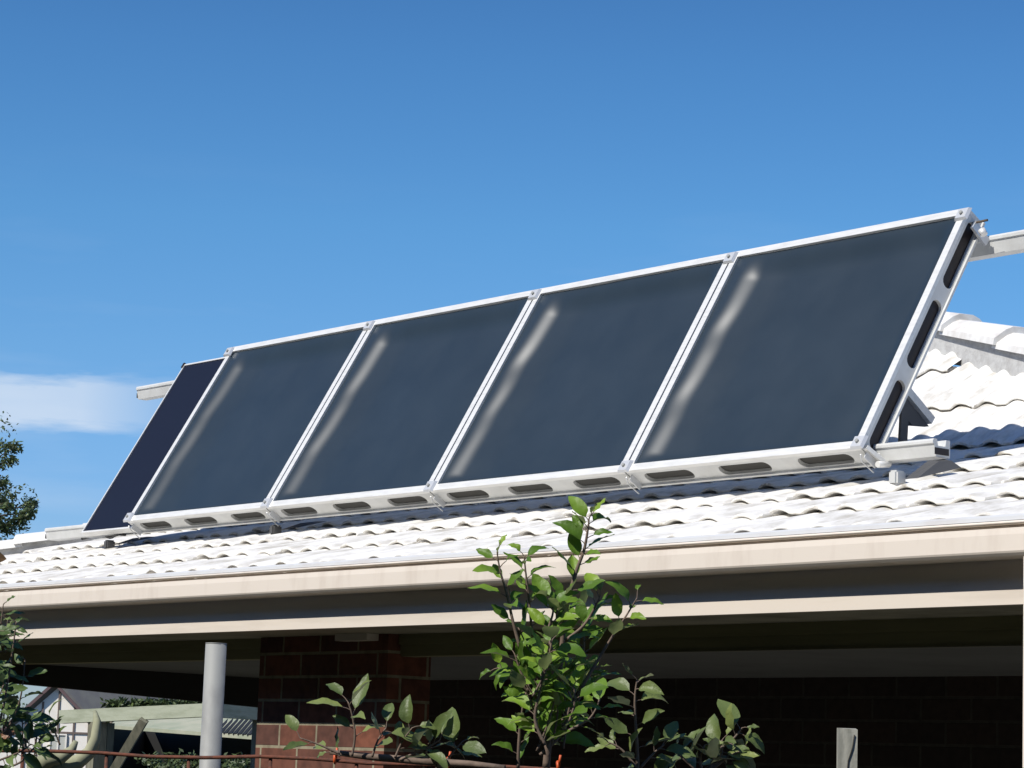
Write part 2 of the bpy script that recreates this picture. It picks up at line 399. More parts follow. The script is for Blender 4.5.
# right oblique hip, left hips
ZC = .10
capping('hip_capping', Vector((-4.717, B_Y+.078, B_Z+.095)), apex+Vector((0, .078, .095+.06)), .098, .06, 9, 1, .125)
capping('hip_capping', Vector((HL0+.08, E_Y+.08, zlow(E_Y)+.02)), Vector((-10.16, B_Y, B_Z+.03)), .10, .045, 8, 1, .06)
capping('hip_capping', Vector((-10.16, B_Y, B_Z+.06)), apex+Vector((0, 0, .05)), .11, .06, 7, 1, .08)

# gutter (quad profile), bead, fascia
XG0, XG1 = -12.15, 1.1
gy = 4.60
prof = [(gy+.016, .597), (gy+.016, .588), (gy, .586), (gy-.001, .575), (gy-.001, .537), (gy+.000, .533), (gy+.004, .5295), (gy+.014, .5278), (gy+.066, .5275), (gy+.066, .524), (gy+.013, .5243), (gy+.001, .5265), (gy-.004, .5325), (gy-.006, .537), (gy-.006, .575), (gy-.004, .5905), (gy+.011, .5905), (gy+.011, .597)]
prof = prof[::-1]
bm = BM(); add_extrude(bm, prof, XG0, XG1)
for f in bm.faces: f.smooth = False
gut = link('gutter', bm, 'gutter_paint', house)
bm = BM()
bp = []
for k in range(12):
    a = math.pi*2*k/12; bp.append((gy+.004+.012*math.cos(a), .6025+.0052*math.sin(a)))
add_extrude(bm, bp, XG0, XG1)
for f in bm.faces: f.smooth = len(f.verts) == 4
link('gutter_bead', bm, 'gutter_paint', gut)
bm = BM(); add_extrude(bm, [(gy+.000, .6085), (gy+.030, .6085), (gy+.042, .624), (gy+.036, .6265), (gy+.012, .624), (gy+.003, .618)], XG0, XG1)
link('roof_edge_strip', bm, 'gutter_bead_paint', house)
bm = BM(); fy = gy+.070
add_box(bm, XG0+.02, XG1, fy, fy+.022, .420, .60)
fas = link('fascia_board', bm, 'fascia_paint', house)
# soffit, beam, ceiling
pa = atY(258, 700, 4.95).x; pb = atY(386, 700, 4.95).x
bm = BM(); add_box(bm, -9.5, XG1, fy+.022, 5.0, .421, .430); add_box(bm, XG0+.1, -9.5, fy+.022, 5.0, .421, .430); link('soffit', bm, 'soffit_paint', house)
bm = BM(); 
for u, v in ((-9.5, pa-.002), (pb+.002, XG1)): add_box(bm, u, v, 5.0, 5.06, .350, .4208); add_box(bm, u, v, 4.990, 4.9985, .388, .4206)
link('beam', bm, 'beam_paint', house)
bm = BM(); rnd = random.Random(3)
X = -6.2
while X < -2.9:
    Ln = rnd.uniform(.05, .5)
    add_box(bm, X, X+Ln, 4.994, 5.02, .3465, .3495); X += Ln-.002
link('beam_edge_strip', bm, 'pale_flake', house)
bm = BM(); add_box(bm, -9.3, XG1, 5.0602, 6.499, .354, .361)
link('ceiling', bm, 'ceiling_paint', house)
bm = BM()
ya, za, yb, zb = 4.70, .285, 6.6, .213
for X0 in (-9.36,):
    add_hexa(bm, [(X0, ya+.3, za-.01), (X0+.05, ya+.3, za-.01), (X0+.05, yb, zb), (X0, yb, zb), (X0, ya+.3, .36), (X0+.05, ya+.3, .36), (X0+.05, yb, .349), (X0, yb, .349)])
link('end_beam', bm, 'dark_timber', house)
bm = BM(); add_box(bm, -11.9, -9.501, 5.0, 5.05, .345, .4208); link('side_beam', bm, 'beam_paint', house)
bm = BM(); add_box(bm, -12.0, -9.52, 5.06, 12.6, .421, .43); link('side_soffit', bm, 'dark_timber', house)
# walls
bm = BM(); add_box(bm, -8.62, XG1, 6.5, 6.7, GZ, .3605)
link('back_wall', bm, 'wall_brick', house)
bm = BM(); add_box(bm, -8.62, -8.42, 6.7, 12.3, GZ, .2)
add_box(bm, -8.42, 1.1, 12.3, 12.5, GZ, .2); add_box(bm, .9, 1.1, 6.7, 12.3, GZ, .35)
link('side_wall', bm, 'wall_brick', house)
# brick pier with a set back return
pa = atY(258, 700, 4.95).x; pb = atY(386, 700, 4.95).x; rr_ = ray(429.5, 700)
pd_ = pb*rr_.y/rr_.x
bm = BM(); add_box(bm, pa, pb, 4.95, pd_, GZ, .4205)
pier = link('brick_pier', bm, 'pier_brick', house)
bm = BM(); xa = atY(352, 640, 4.97).x; xb = atY(384, 640, 4.97).x
add_box(bm, xa, xb, 4.90, 4.948, .398, .4205); link('timber_packer', bm, 'fascia_paint', house)
# downpipe at the right edge
bm = BM(); xd = atY(1022.0, 600, 4.6).x
add_tube(bm, [(xd+.09, 4.555, .515), (xd+.09, 4.555, -.9), (xd+.09, 4.62, GZ)], .038, 20); link('downpipe', bm, 'fascia_paint', house, smooth=False)

# ------------------------------------------------------------------ collectors
TH = R_(59.32); UP = Vector((0, math.cos(TH), math.sin(TH))); NO = Vector((0, -math.sin(TH), math.cos(TH)))
O0 = Vector((-9.374, 5.554, 1.002))          # lower left corner of the first sheet
PW = 1.05; HH = .911; LIP = .028; DEP = .068
def W(x, v, n): return O0+Vector((x, 0, 0))+UP*v+NO*n    # n<0 goes into the box
def collector(i, label):
    x0 = PW*i+.004; x1 = PW*(i+1)-.004; v0 = -LIP; v1 = HH
    root = thing('solar_collector', label, 'solar panel', W((x0+x1)/2, v0, -DEP), 'solar collectors in a row on the roof')
    # front lips
    bm = BM()
    def slab(a, b, c, d_, n0, n1): add_hexa(bm, [W(a, c, n0), W(b, c, n0), W(b, d_, n0), W(a, d_, n0), W(a, c, n1), W(b, c, n1), W(b, d_, n1), W(a, d_, n1)])
    lw = LIP-.001
    slab(x0, x0+lw, v0+lw, v1-lw, -.012, .002); slab(x1-lw, x1, v0+lw, v1-lw, -.012, .002)
    slab(x0, x1, v0, v0+lw, -.012, .0022); slab(x0, x1, v1-lw, v1, -.012, .0022)
    bmesh.ops.recalc_face_normals(bm, faces=bm.faces)
    link('frame', bm, 'alu', root)
    # dished dark sheet
    bm = BM(); nx, ny = 130, 96; rnd = random.Random(20+i)
    gx0, gx1, gv0, gv1 = x0+.012, x1-.012, v0+.012, v1-.012
    wav = [rnd.uniform(.75, 1.25) for _ in range(9)]
    grid = []; sh = [rnd.uniform(-.03, .03), rnd.uniform(-.04, .04), rnd.uniform(-.02, .02), rnd.uniform(-.0008, .0012)]
    for a in range(nx+1):
        row = []
        u = a/nx; x = gx0+(gx1-gx0)*(u**1.45)
        for b in range(ny+1):
            t = b/ny; v = gv0+(gv1-gv0)*t
            k = t*8; kk = int(min(k, 7)); fw = wav[kk]*(1-(k-kk))+wav[kk+1]*(k-kk)
            ss = lambda q: q*q*(3-2*q)
            g = lambda c, q: math.exp(-((t-c)/q)**2)
            xo = max(0, .008+.060*t-.012*g(.64+sh[0], .073)-.011*g(.34+sh[1], .073)+.0025*math.sin(t*11+i*2))
            xx = x-gx0-xo
            d1 = min(1, max(0, xx/.092)); d2 = min(1, max(0, (xx+.02)/.26)); dr = min(1, (gx1-x)/.09); db = min(1, (v-gv0)/.07); dt_ = min(1, (gv1-v)/.12)
            depth = .006+((.0185+.0035*t+sh[3])*ss(d1)+.017*ss(d2))*ss(dr)*ss(db)*ss(dt_)
            depth += .0012*math.sin(x*7+i*2)*math.sin(v*6+1+i)+.0005*math.sin(x*19+v*11+i)
            row.append(bm.verts.new(W(x, v, -depth)))
        grid.append(row)
    for a in range(nx):
        for b in range(ny): bm.faces.new((grid[a][b], grid[a+1][b], grid[a+1][b+1], grid[a][b+1])).smooth = True
    link('absorber_sheet', bm, 'absorber', root, smooth=True)
    # skirts with long rounded slots: strip mesh round each opening
    def skirt(name, fn, length, slots, m_in, hw_k, mid_k):
        """fn(s, t, q) -> point; s along, t across 0..DEP, q outward"""
        bm = BM(); hw = DEP*hw_k; mid = DEP*mid_k
        def quad(p): bm.faces.new([bm.verts.new(fn(*q)) for q in p])
        edges = [0]; backs = []
        for (a, b) in slots: edges += [a, b]
        edges.append(length)
        # solid spans
        for k in range(0, len(edges), 2): quad([(edges[k], 0, 0), (edges[k+1], 0, 0), (edges[k+1], DEP, 0), (edges[k], DEP, 0)])
        for (a, b) in slots:
            # stadium outline
            o_ = []; n = 8
            for j in range(n+1):
                an = -math.pi/2+math.pi*j/n; o_.append((b-hw+hw*math.cos(an), mid+hw*math.sin(an)))
            for j in range(n+1):
                an = math.pi/2+math.pi*j/n; o_.append((a+hw+hw*math.cos(an), mid+hw*math.sin(an)))
            lo = [q for q in o_]
            # lower part (t from 0 to outline) and upper part
            right = o_[:n+1]; left = o_[n+1:]
            bot = sorted([q for q in o_ if q[1] <= mid+1e-6]); top = sorted([q for q in o_ if q[1] >= mid-1e-6])
            for j in range(len(bot)-1):
                (s0, t0), (s1, t1) = bot[j], bot[j+1]
                if s1-s0 < 1e-7: continue
                quad([(s0, 0, 0), (s1, 0, 0), (s1, t1, 0), (s0, t0, 0)])
            for j in range(len(top)-1):
                (s0, t0), (s1, t1) = top[j], top[j+1]
                if s1-s0 < 1e-7: continue
                quad([(s0, t0, 0), (s1, t1, 0), (s1, DEP, 0), (s0, DEP, 0)])
            # slot wall going in
            for j in range(len(o_)):
                (s0, t0), (s1, t1) = o_[j], o_[(j+1) % len(o_)]
                quad([(s0, t0, 0), (s1, t1, 0), (s1, t1, -.012), (s0, t0, -.012)])
            # recessed backing visible in the slot
            bi = BM(); vs_ = [bi.verts.new(fn(s_, t_, -.0118)) for s_, t_ in o_]; bi.faces.new(vs_); backs.append(bi)
        # flange at the back edge
        for p0, p1 in (((0, DEP-.006), (length, DEP)),):
            add_hexa(bm, [fn(0, DEP-.008, .0005), fn(length, DEP-.008, .0005), fn(length, DEP, .0005), fn(0, DEP, .0005), fn(0, DEP-.008, .009), fn(length, DEP-.008, .009), fn(length, DEP, .009), fn(0, DEP, .009)])
        sk = link(name, bm, 'alu_skirt', root)
        for bi in backs: link('slot_backing', bi, m_in, sk)
    wl = x1-x0; n3 = 3
    seg = wl/3
    sl = [(seg*k+seg*.5-.112, seg*k+seg*.5+.112) for k in range(3)]
    skirt('bottom_skirt', lambda s_, t_, q: W(x0+s_, v0-q, -.012-t_), wl, sl, 'slot_grey', .34, .47)
    skirt('top_skirt', lambda s_, t_, q: W(x0+s_, v1+q, -.012-t_), wl, sl, 'slot_grey', .34, .47)
    hl = v1-v0; seg2 = hl/3
    sl2 = [(seg2*k+seg2*.5-.128, seg2*k+seg2*.5+.128) for k in range(3)]
    skirt('side_skirt', lambda s_, t_, q: W(x1+q, v0+s_, -.012-t_), hl, sl2, 'slot_dark', .36, .50)
    skirt('side_skirt', lambda s_, t_, q: W(x0-q, v0+s_, -.012-t_), hl, sl2, 'slot_dark', .36, .50)
    bm = BM(); add_hexa(bm, [W(x0+.004, v0+.004, -DEP-.006), W(x1-.004, v0+.004, -DEP-.006), W(x1-.004, v1-.004, -DEP-.006), W(x0+.004, v1-.004, -DEP-.006), W(x0+.004, v0+.004, -DEP), W(x1-.004, v0+.004, -DEP), W(x1-.004, v1-.004, -DEP), W(x0+.004, v1-.004, -DEP)])
    link('back_sheet', bm, 'alu_skirt', root)
labs = ['smallest looking, farthest of the four silver framed solar collectors, beside the thin dark panel',
        'second silver framed solar collector counted from the thin dark panel at the roof end',
        'silver framed solar collector directly left of the largest looking one at the right end',
        'nearest silver framed solar collector at the right end, its slotted side frame showing']
for i in range(4): collector(i, labs[i])
# clamps between the collectors
def clamp(x, v, lab, bottom):
    bm = BM()
    add_hexa(bm, [W(x-.026, v-.022, .0025), W(x+.026, v-.022, .0025), W(x+.026, v+.024, .0025), W(x-.026, v+.024, .0025), W(x-.020, v-.018, .012), W(x+.020, v-.018, .012), W(x+.020, v+.020, .012), W(x-.020, v+.020, .012)])
    c = solo('panel_clamp', bm, 'clamp_metal', lab, 'clamp', W(x, v, .0065), 'small clamps gripping the collector edges')
    bm = BM(); add_tube(bm, [W(x, v, .0122), W(x, v, .019)], .006, 8)
    link('bolt', bm, 'galv', c)
    if bottom:
        bm = BM(); add_bar(bm, W(x+.02, -LIP-.011, -.02), W(x+.02, -LIP-.011, -.075), .022, .004, Vector((1, 0, 0)))
        add_tube(bm, [W(x+.012, -LIP-.018, -.01), W(x-.006, -LIP-.02, -.04), W(x+.012, -LIP-.03, -.085)], .0022, 6)
        link('wire_clip', bm, 'clamp_metal', c)
nm = ['between the thin dark panel and the farthest collector', 'between the farthest and second farthest collectors', 'between the two middle collectors', 'between the nearest collector and its neighbour', 'at the outer side of the nearest collector']
for k in range(5):
    x = PW*k+(.0 if 0 < k < 4 else (.012 if k == 0 else -.012))
    clamp(x, -.012, 'small metal clamp at the bottom edge, '+nm[k], True)
    clamp(x, HH-.03, 'small metal clamp at the top edge, '+nm[k], False)

# fifth, thin dark panel
b0 = Vector((-9.795, 5.566, .953)); pwid = .43; ph = .935
pv = thing('photovoltaic_panel', 'narrow almost black panel in a thin frame at the far left of the collector row', 'solar panel', b0+Vector((pwid/2, 0, 0)))
def W5(x, v, n): return b0+Vector((x, 0, 0))+UP*v+NO*n
bm = BM(); add_hexa(bm, [W5(.008, .008, -.01), W5(pwid, .008, -.01), W5(pwid, ph-.008, -.01), W5(.008, ph-.008, -.01), W5(.008, .008, -.004), W5(pwid, .008, -.004), W5(pwid, ph-.008, -.004), W5(.008, ph-.008, -.004)])
link('cell_sheet', bm, 'cell_dark', pv)
bm = BM()
for a, b, c, d_ in ((0, .008, 0, ph), (.008, pwid, 0, .008), (.008, pwid, ph-.008, ph)):
    add_hexa(bm, [W5(a, c, -.03), W5(b, c, -.03), W5(b, d_, -.03), W5(a, d_, -.03), W5(a, c, 0), W5(b, c, 0), W5(b, d_, 0), W5(a, d_, 0)])
link('frame', bm, 'alu', pv)
bm = BM(); add_bar(bm, W5(-.002, ph-.02, -.004), W5(-.002, ph+.006, -.004), .012, .016); link('corner_cap', bm, 'slot_dark', pv)

# rails: open channel extrusions
def channel(x0, x1, y, z, h, dpt, lab, name='mounting_rail'):
    bm = BM()
    # front face with lip, shallow top groove
    prof = [(y+.014, z), (y+dpt, z), (y+dpt, z+h), (y+dpt*.78, z+h), (y+dpt*.72, z+h*.62), (y+dpt*.30, z+h*.62), (y+dpt*.24, z+h), (y+.004, z+h), (y, z+h-.006), (y, z+h*.74), (y+.005, z+h*.70)]
    add_extrude(bm, prof, x0, x1)
    r = solo(name, bm, 'alu_skirt', lab, 'rail', ((x0+x1)/2, y, z), 'aluminium rails carrying the collectors')
    for X, sg in ((x0-.0015, -1), (x1+.0015, 1)):
        bm = BM()
        pr = [(y+.006, z+.006), (y+dpt-.006, z+.006), (y+dpt-.006, z+h*.5), (y+.006, z+h*.5)]
        bm.faces.new([bm.verts.new((X, a, b)) for a, b in pr])
        link('hollow_shade_face', bm, 'slot_dark', r)  # flat dark face; the shade of a hollow is put into its colour
    return r
channel(-10.31, -4.70, 6.105, 1.652, .058, .06, 'upper aluminium rail sticking out against the sky at both ends of the row')
channel(-10.20, -4.955, 5.610, .945, .052, .075, 'lower aluminium rail lying low along the bottom of the collector row')
# feet under the lower rail, struts behind
for X, Yb_, lab in ((-9.60, 5.60, 'roof bracket under the thin dark panel'), (-8.33, 5.60, 'low roof bracket below the joint of the two farthest collectors'), (-4.985, 5.50, 'stubby white roof bracket under the lower rail at its right end')):
    f = thing('mounting_bracket', lab, 'bracket', (X, 5.70, zlow(5.70)+.01), 'roof brackets holding the lower rail')
    bm = BM(); add_hexa(bm, [(X+.02, Yb_, zlow(Yb_)+.012), (X+.07, Yb_, zlow(Yb_)+.012), (X+.07, Yb_+.19, zlow(Yb_+.19)+.012), (X+.02, Yb_+.19, zlow(Yb_+.19)+.012), (X+.02, Yb_+.1, .93), (X+.045, Yb_+.12, .93), (X+.05, Yb_+.17, .935), (X+.02, Yb_+.17, .943)])
    link('base_plate', bm, 'rail_dark', f)
    small = .6 if X < -6 else .72
    bm = BM(); zf = zlow(Yb_)+.01; add_box(bm, X-.034*small, X+.010, Yb_-.022, Yb_+.022, zf-.015, zf+.040*small)
    bmesh.ops.bevel(bm, geom=bm.edges[:], offset=.006, segments=2, affect='EDGES')
    link('post_block', bm, 'alu_skirt' if X > -6 else 'rail_dark', f)
def strut(X, lab):
    s_ = thing('rear_strut', lab, 'bracket', (X, 6.20, zlow(6.20)))
    top = Vector((X, 5.97, 1.445)); e = Vector((X, 6.34, 1.185)); zr = zlow(6.3)
    bm = BM(); add_bar(bm, top, e, .028, .024, Vector((1, 0, 0))); link('diagonal', bm, 'alu', s_)
    bm = BM(); n_ = Vector((-.018, 0, 0))
    a = [Vector((X, 6.08, 1.345)), Vector((X, 6.33, 1.165)), Vector((X, 6.25, 1.160)), Vector((X, 6.10, 1.25))]
    add_hexa(bm, [q+n_ for q in a]+[q-n_*.1 for q in a]); link('gusset_plate', bm, 'rail_dark', s_)
    bm = BM(); add_bar(bm, (X, 6.20, zr-.04), (X, 6.21, 1.20), .035, .010, Vector((1, 0, 0))); link('post', bm, 'rail_dark', s_)
strut(-5.61, 'angled rear strut seen past the open right hand end of the nearest collector')
# brackets at the right ends
bm = BM()
add_bar(bm, W(4*PW+.012, HH-.045, -.03), W(4*PW+.012, HH-.055, -.11), .03, .010, Vector((1, 0, 0)))
eb = solo('end_bracket', bm, 'clamp_metal', 'bright metal bracket joining the nearest collector top corner to the upper rail', 'bracket', W(4*PW, HH-.06, -.02))
bm = BM(); add_tube(bm, [W(4*PW+.0, HH-.035, -.035), W(4*PW+.06, HH-.033, -.035)], .004, 8); link('bolt', bm, 'tree_bark', eb)
bm = BM(); add_tube(bm, [W(4*PW+.035, HH-.055, -.05), W(4*PW+.045, HH-.07, -.06)], .012, 8); link('nut', bm, 'alu', eb)
bm = BM()
add_bar(bm, W(4*PW+.0, -LIP+.01, -.012), W(4*PW+.02, -LIP+.004, -.085), .035, .012, Vector((0, 0, 1)))
add_tube(bm, [W(4*PW+.03, -LIP-.02, -.06), W(4*PW+.03, -LIP+.01, -.10)], .010, 10)
solo('end_bracket', bm, 'alu', 'bright metal bracket joining the nearest collector bottom corner to the lower rail', 'bracket', W(4*PW, -LIP, -.04))
# thin dark line on the roof at the left end
bm = BM(); pts = []
for k in range(9):
    t = k/8; X = -9.95+t*.42; Y = 5.66+.03*math.sin(t*5); pts.append((X, Y, zlow(Y)+.045+.008*math.sin(t*9)))
add_tube(bm, pts, .006, 6); solo('roof_dark_line', bm, 'black_line', 'thin dark line lying on the white tiles below the dark panel', 'cable', pts[4])

# ------------------------------------------------------------------ galvanised pole, stake, rusty fence
top = at(216.2, 644, 6.35); 
pole = thing('steel_pole', 'grey galvanised steel pole standing in front of the verandah', 'pole', (top.x, top.y, GZ))
bm = BM(); add_tube(bm, [(top.x, top.y, GZ), (top.x, top.y, top.z)], .0262, 28); link('tube', bm, 'galv', pole)
bm = BM(); add_tube(bm, [(top.x, top.y, top.z-.0005), (top.x, top.y, top.z+.002)], .0265, 28); link('cap', bm, 'galv', pole)
tp = at(847.5, 728, 5.3)
sk = thing('timber_stake', 'short weathered grey timber stake at lower right against dark wall', 'stake', (tp.x, tp.y, GZ))
bm = BM(); hx = .019
cr = Vector((CR.x, CR.y, 0)).normalized(); cf = Vector((CF.x, CF.y, 0)).normalized()
cs = [cr*hx*sx1+cf*hx*sy1 for sx1, sy1 in ((-1, -1), (1, -1), (1, 1), (-1, 1))]
rings = []
for k in range(12):
    z = GZ+(tp.z-GZ)*k/11; rings.append([bm.verts.new(Vector((tp.x, tp.y, z))+c*(1+.03*math.sin(k*2.1+j))) for j, c in enumerate(cs)])
for k in range(11):
    for j in range(4): bm.faces.new((rings[k][j], rings[k][(j+1) % 4], rings[k+1][(j+1) % 4], rings[k+1][j]))
rings[-1][1].co.z -= .003; rings[-1][0].co.z -= .001
bm.faces.new(rings[-1]); bm.faces.new(rings[0][::-1]); bmesh.ops.recalc_face_normals(bm, faces=bm.faces)
link('post', bm, 'stake_wood', sk)
bm = BM(); cpts = [(-.002, -.0), (.002, -.0)]
for k in range(7):
    t = k/6; c = Vector((tp.x, tp.y, tp.z-.014-.16*t))-cf*.0205+cr*(.012-.03*t+.002*math.sin(k*2.3)); cpts.append(c)
add_tube(bm, cpts[2:], .0014, 5); link('split', bm, 'dark_timber', sk)

# rusty rod fence
FD = 5.6
fa = at(-160, 744.5, FD+.35); fb = at(1200, 790, FD-.3)
fence = thing('wire_fence', 'rusty steel rod fence crossing the garden in front of the verandah', 'fence', ((fa.x+fb.x)/2, (fa.y+fb.y)/2, GZ))
bm = BM(); n = 24; pts = []
for k in range(n+1):
    t = k/n; p = fa.lerp(fb, t); p.z += .0035*math.sin(k*1.7)+.002*math.sin(k*.9); pts.append(p)
add_tube(bm, pts, .0042, 8); link('top_rail', bm, 'rust', fence)
for dz in (.38, .78, 1.2):
    bm = BM(); add_tube(bm, [p-Vector((0, 0, dz)) for p in pts], .0035, 6); link('rail', bm, 'rust', fence)
fd = (fb-fa).normalized()
k = 0
for px in [-135, -48, 39.5, 130, 217.5, 303, 392, 470, 560, 645, 735, 820, 905, 990, 1075]:
    t = (px+160)/1360; p = fa.lerp(fb, t)
    bm = BM(); add_tube(bm, [(p.x, p.y+.006, GZ), (p.x, p.y+.006, p.z+.002)], .0042, 8); link('bar', bm, 'rust', fence)
for px, lab in ((372, 'orange tie on the branch by the brick pier'), (487, 'orange tie just left of the sapling trunk'), (597, 'orange tie just right of the sapling trunk'), (9, 'orange tie at the left edge among the climber leaves')):
    t = (px+160)/1360; p = fa.lerp(fb, t)
    bm = BM(); q = []
    for j in range(11):
        a = j*.9; q.append(p+Vector((0, 0, .001))+cr*(.004*(j/10)-.002)+cf*(.010*math.cos(a))+Vector((0, 0, .010*math.sin(a)+.004)))
    add_tube(bm, q, .0032, 6)
    add_tube(bm, [q[-1], q[-1]+Vector((.004, 0, .02))], .0028, 6)
    solo('plant_tie', bm, 'tie', lab, 'tie', p, 'orange ties on the fence')

# ------------------------------------------------------------------ plants
def add_leaf(bm, lay, p, d, n, Ln, wd, curl, fold, tint, mi=0):
    d = d.normalized(); s = d.cross(n)
    if s.length < 1e-3: s = d.orthogonal()
    s.normalize(); n = s.cross(d)
    seg = 7; rows = []
    ph = random.uniform(0, 6)
    for i in range(seg+1):
        t = i/seg
        c = p+d*(Ln*(math.sin(t*abs(curl)+1e-5)/(abs(curl)+1e-5) if curl else t))-n*(Ln*(1-math.cos(t*curl))/(abs(curl)+1e-5)*(1 if curl > 0 else -1))
        wv = wd*.5*(math.sin(math.pi*min(1, t**.85))**.70)*(1-.18*t)
        wv = max(wv, .0006)
        up = n*(abs(wv)*fold)+n*(.0018*math.sin(i*1.9+ph))
        rows.append((bm.verts.new(c-s*wv+up), bm.verts.new(c-s*wv*.5+up*.35), bm.verts.new(c), bm.verts.new(c+s*wv*.5+up*.35), bm.verts.new(c+s*wv+up)))
    for i in range(seg):
        for k in range(4):
            f = bm.faces.new((rows[i][k], rows[i][k+1], rows[i+1][k+1], rows[i+1][k])); f.smooth = True; f.material_index = mi
            for l in f.loops: l[lay] = (tint, tint, tint, 1)
def shoot(bs, bl, lay, pts, depth, r0_, r1_, nleaf, size, t0=.1, droop=0., spread=1., rnd=random, ddep=0., up_bias=.85, stem=True):
    """pts in pixels -> stem; leaves alternate round it"""
    P = [at(x, y, depth+ddep*i/max(1, len(pts)-1)) for i, (x, y) in enumerate(pts)]
    # smooth resample
    Q = []
    for i in range(len(P)-1):
        for j in range(5):
            t = j/5; a = P[max(i-1, 0)]; b = P[i]; c = P[i+1]; d_ = P[min(i+2, len(P)-1)]
            Q.append(.5*((2*b)+(c-a)*t+(2*a-5*b+4*c-d_)*t*t+(3*b-a-3*c+d_)*t**3))
    Q.append(P[-1])
    if stem: add_tube(bs, Q, [r0_+(r1_-r0_)*i/(len(Q)-1) for i in range(len(Q))], 7)
    az_ = rnd.uniform(0, 6.28)
    for k in range(nleaf):
        t = t0+(1-t0)*k/max(1, nleaf-1); f = t*(len(Q)-1); i = min(int(f), len(Q)-2); p = Q[i].lerp(Q[i+1], f-i)
        ax = (Q[i+1]-Q[i]).normalized(); az_ += 2.4+rnd.uniform(-.4, .4)
        o1 = ax.orthogonal().normalized(); o2 = ax.cross(o1)
        out_ = (o1*math.cos(az_)+o2*math.sin(az_))
        # flatten a little towards the picture plane so leaves spread sideways
        out_ = (out_-cf*out_.dot(cf)*.35).normalized()
        ub = up_bias+rnd.uniform(-.25, .3)+.35*(t > .93)
        d_ = (out_*spread+ax*ub+Vector((0, 0, -droop))).normalized()
        pet = d_*size*rnd.uniform(.16, .3)
        if stem: add_tube(bs, [p, p+pet*.5+Vector((0, 0, .001)), p+pet], [.0011, .0009, .0008], 5, False)
        nrm = (Vector((.2, -.8, .95))-out_*.35+Vector((rnd.uniform(-.6, .6), rnd.uniform(-.6, .6), rnd.uniform(-.3, .3)))).normalized()
        sz = size*rnd.uniform(.5, 1.15)*(1-.35*(t > .95))
        add_leaf(bl, lay, p+pet, d_, nrm, sz, sz*rnd.uniform(.44, .60), rnd.uniform(.1, 1.3)*rnd.choice((1, 1, 1, -.4)), rnd.uniform(.1, .65), rnd.random())
def plant(name, label, cat, base, builder, leafm, barkm='bark_brown', group=None):
    t = thing(name, label, cat, base, group)
    bs, bl = BM(), BM(); lay = bl.loops.layers.color.new('tint')
    builder(bs, bl, lay)
    link('stems', bs, barkm, t); link('foliage', bl, leafm, t)
    return t
rs = random.Random(42)
D = 4.7
def sapling(bs, bl, lay):
    random.seed(5)
    b = at(546, 768, D)
    add_tube(bs, [(b.x, b.y, GZ), (b.x+.01, b.y, GZ+.7), b], [.012, .009, .0075], 12)
    S = lambda pts, n, sz=.057, **k: shoot(bs, bl, lay, pts, D+k.pop('dd', 0), k.pop('a', .0035), k.pop('b', .0012), n, sz, rnd=rs, **k)
    S([(546, 768), (550, 725), (556, 690), (561, 655), (566, 610), (576, 572), (584, 550), (588, 528), (589, 518)], 30, a=.0075, b=.0013, t0=.08)
    S([(556, 690), (550, 650), (556, 620), (560, 600)], 12, a=.003, dd=-.05)
    S([(520, 648), (513, 622), (507, 595), (500, 570), (497, 552)], 11, t0=.25)
    S([(540, 680), (533, 640), (529, 600), (526, 575), (524, 556)], 13, t0=.1, dd=.05)
    S([(580, 690), (598, 660), (612, 637), (626, 616), (637, 598)], 8, sz=.055, t0=.5)
    S([(552, 715), (530, 690), (520, 670), (515, 655)], 11, t0=.1, sz=.06)
    S([(518, 768), (519, 740), (522, 710), (530, 680), (533, 665)], 13, t0=.05)
    S([(553, 735), (575, 700), (586, 680), (595, 668)], 11, t0=.1, sz=.056, dd=.1)
    S([(556, 700), (580, 665), (584, 635), (580, 610)], 14, t0=.1, dd=.12, sz=.06)
    S([(545, 745), (535, 720), (540, 690), (548, 660), (552, 640)], 17, t0=.05, dd=-.12, sz=.058)
    S([(550, 740), (570, 730), (590, 718), (600, 700)], 10, t0=.2, dd=.2, sz=.056)
    S([(540, 755), (560, 735), (570, 705), (572, 675)], 14, t0=.1, dd=.0, sz=.06)
    S([(556, 660), (548, 635), (553, 612), (551, 600)], 10, t0=.1, dd=-.06, sz=.055)
    S([(566, 640), (584, 625), (596, 605), (600, 596)], 8, t0=.2, dd=.05, sz=.055)
    S([(553, 690), (530, 670), (512, 672), (498, 668)], 7, t0=.3, dd=.05, sz=.058)
    for k in range(12):
        x0_ = rs.uniform(528, 578); y0_ = rs.uniform(690, 752); x1_ = x0_+rs.uniform(-26, 22); y1_ = y0_-rs.uniform(30, 75)
        if 500 < x1_ < 600: S([(x0_, y0_), ((x0_+x1_)/2+3, (y0_+y1_)/2), (x1_, y1_)], 7, t0=.15, sz=.052, dd=rs.uniform(-.15, .25), a=.0022)
plant('apple_sapling', 'tall leafy green sapling rising in the middle across the gutter', 'young tree', (at(546, 768, D).x, at(546, 768, D).y, GZ), sapling, 'apple_leaf')
def right_low(bs, bl, lay):
    b = at(637, 775, 5.0); add_tube(bs, [(b.x, b.y, GZ), b], [.007, .004], 8)
    shoot(bs, bl, lay, [(638, 775), (637, 745), (635, 715), (635, 695), (637, 680)], 5.0, .004, .0013, 12, .066, rnd=rs, t0=.05, up_bias=.35)
    shoot(bs, bl, lay, [(640, 772), (622, 750), (608, 742)], 5.0, .003, .0013, 5, .062, rnd=rs, t0=.3)
    shoot(bs, bl, lay, [(640, 768), (655, 752), (664, 745)], 5.0, .003, .0013, 5, .062, rnd=rs, t0=.3)
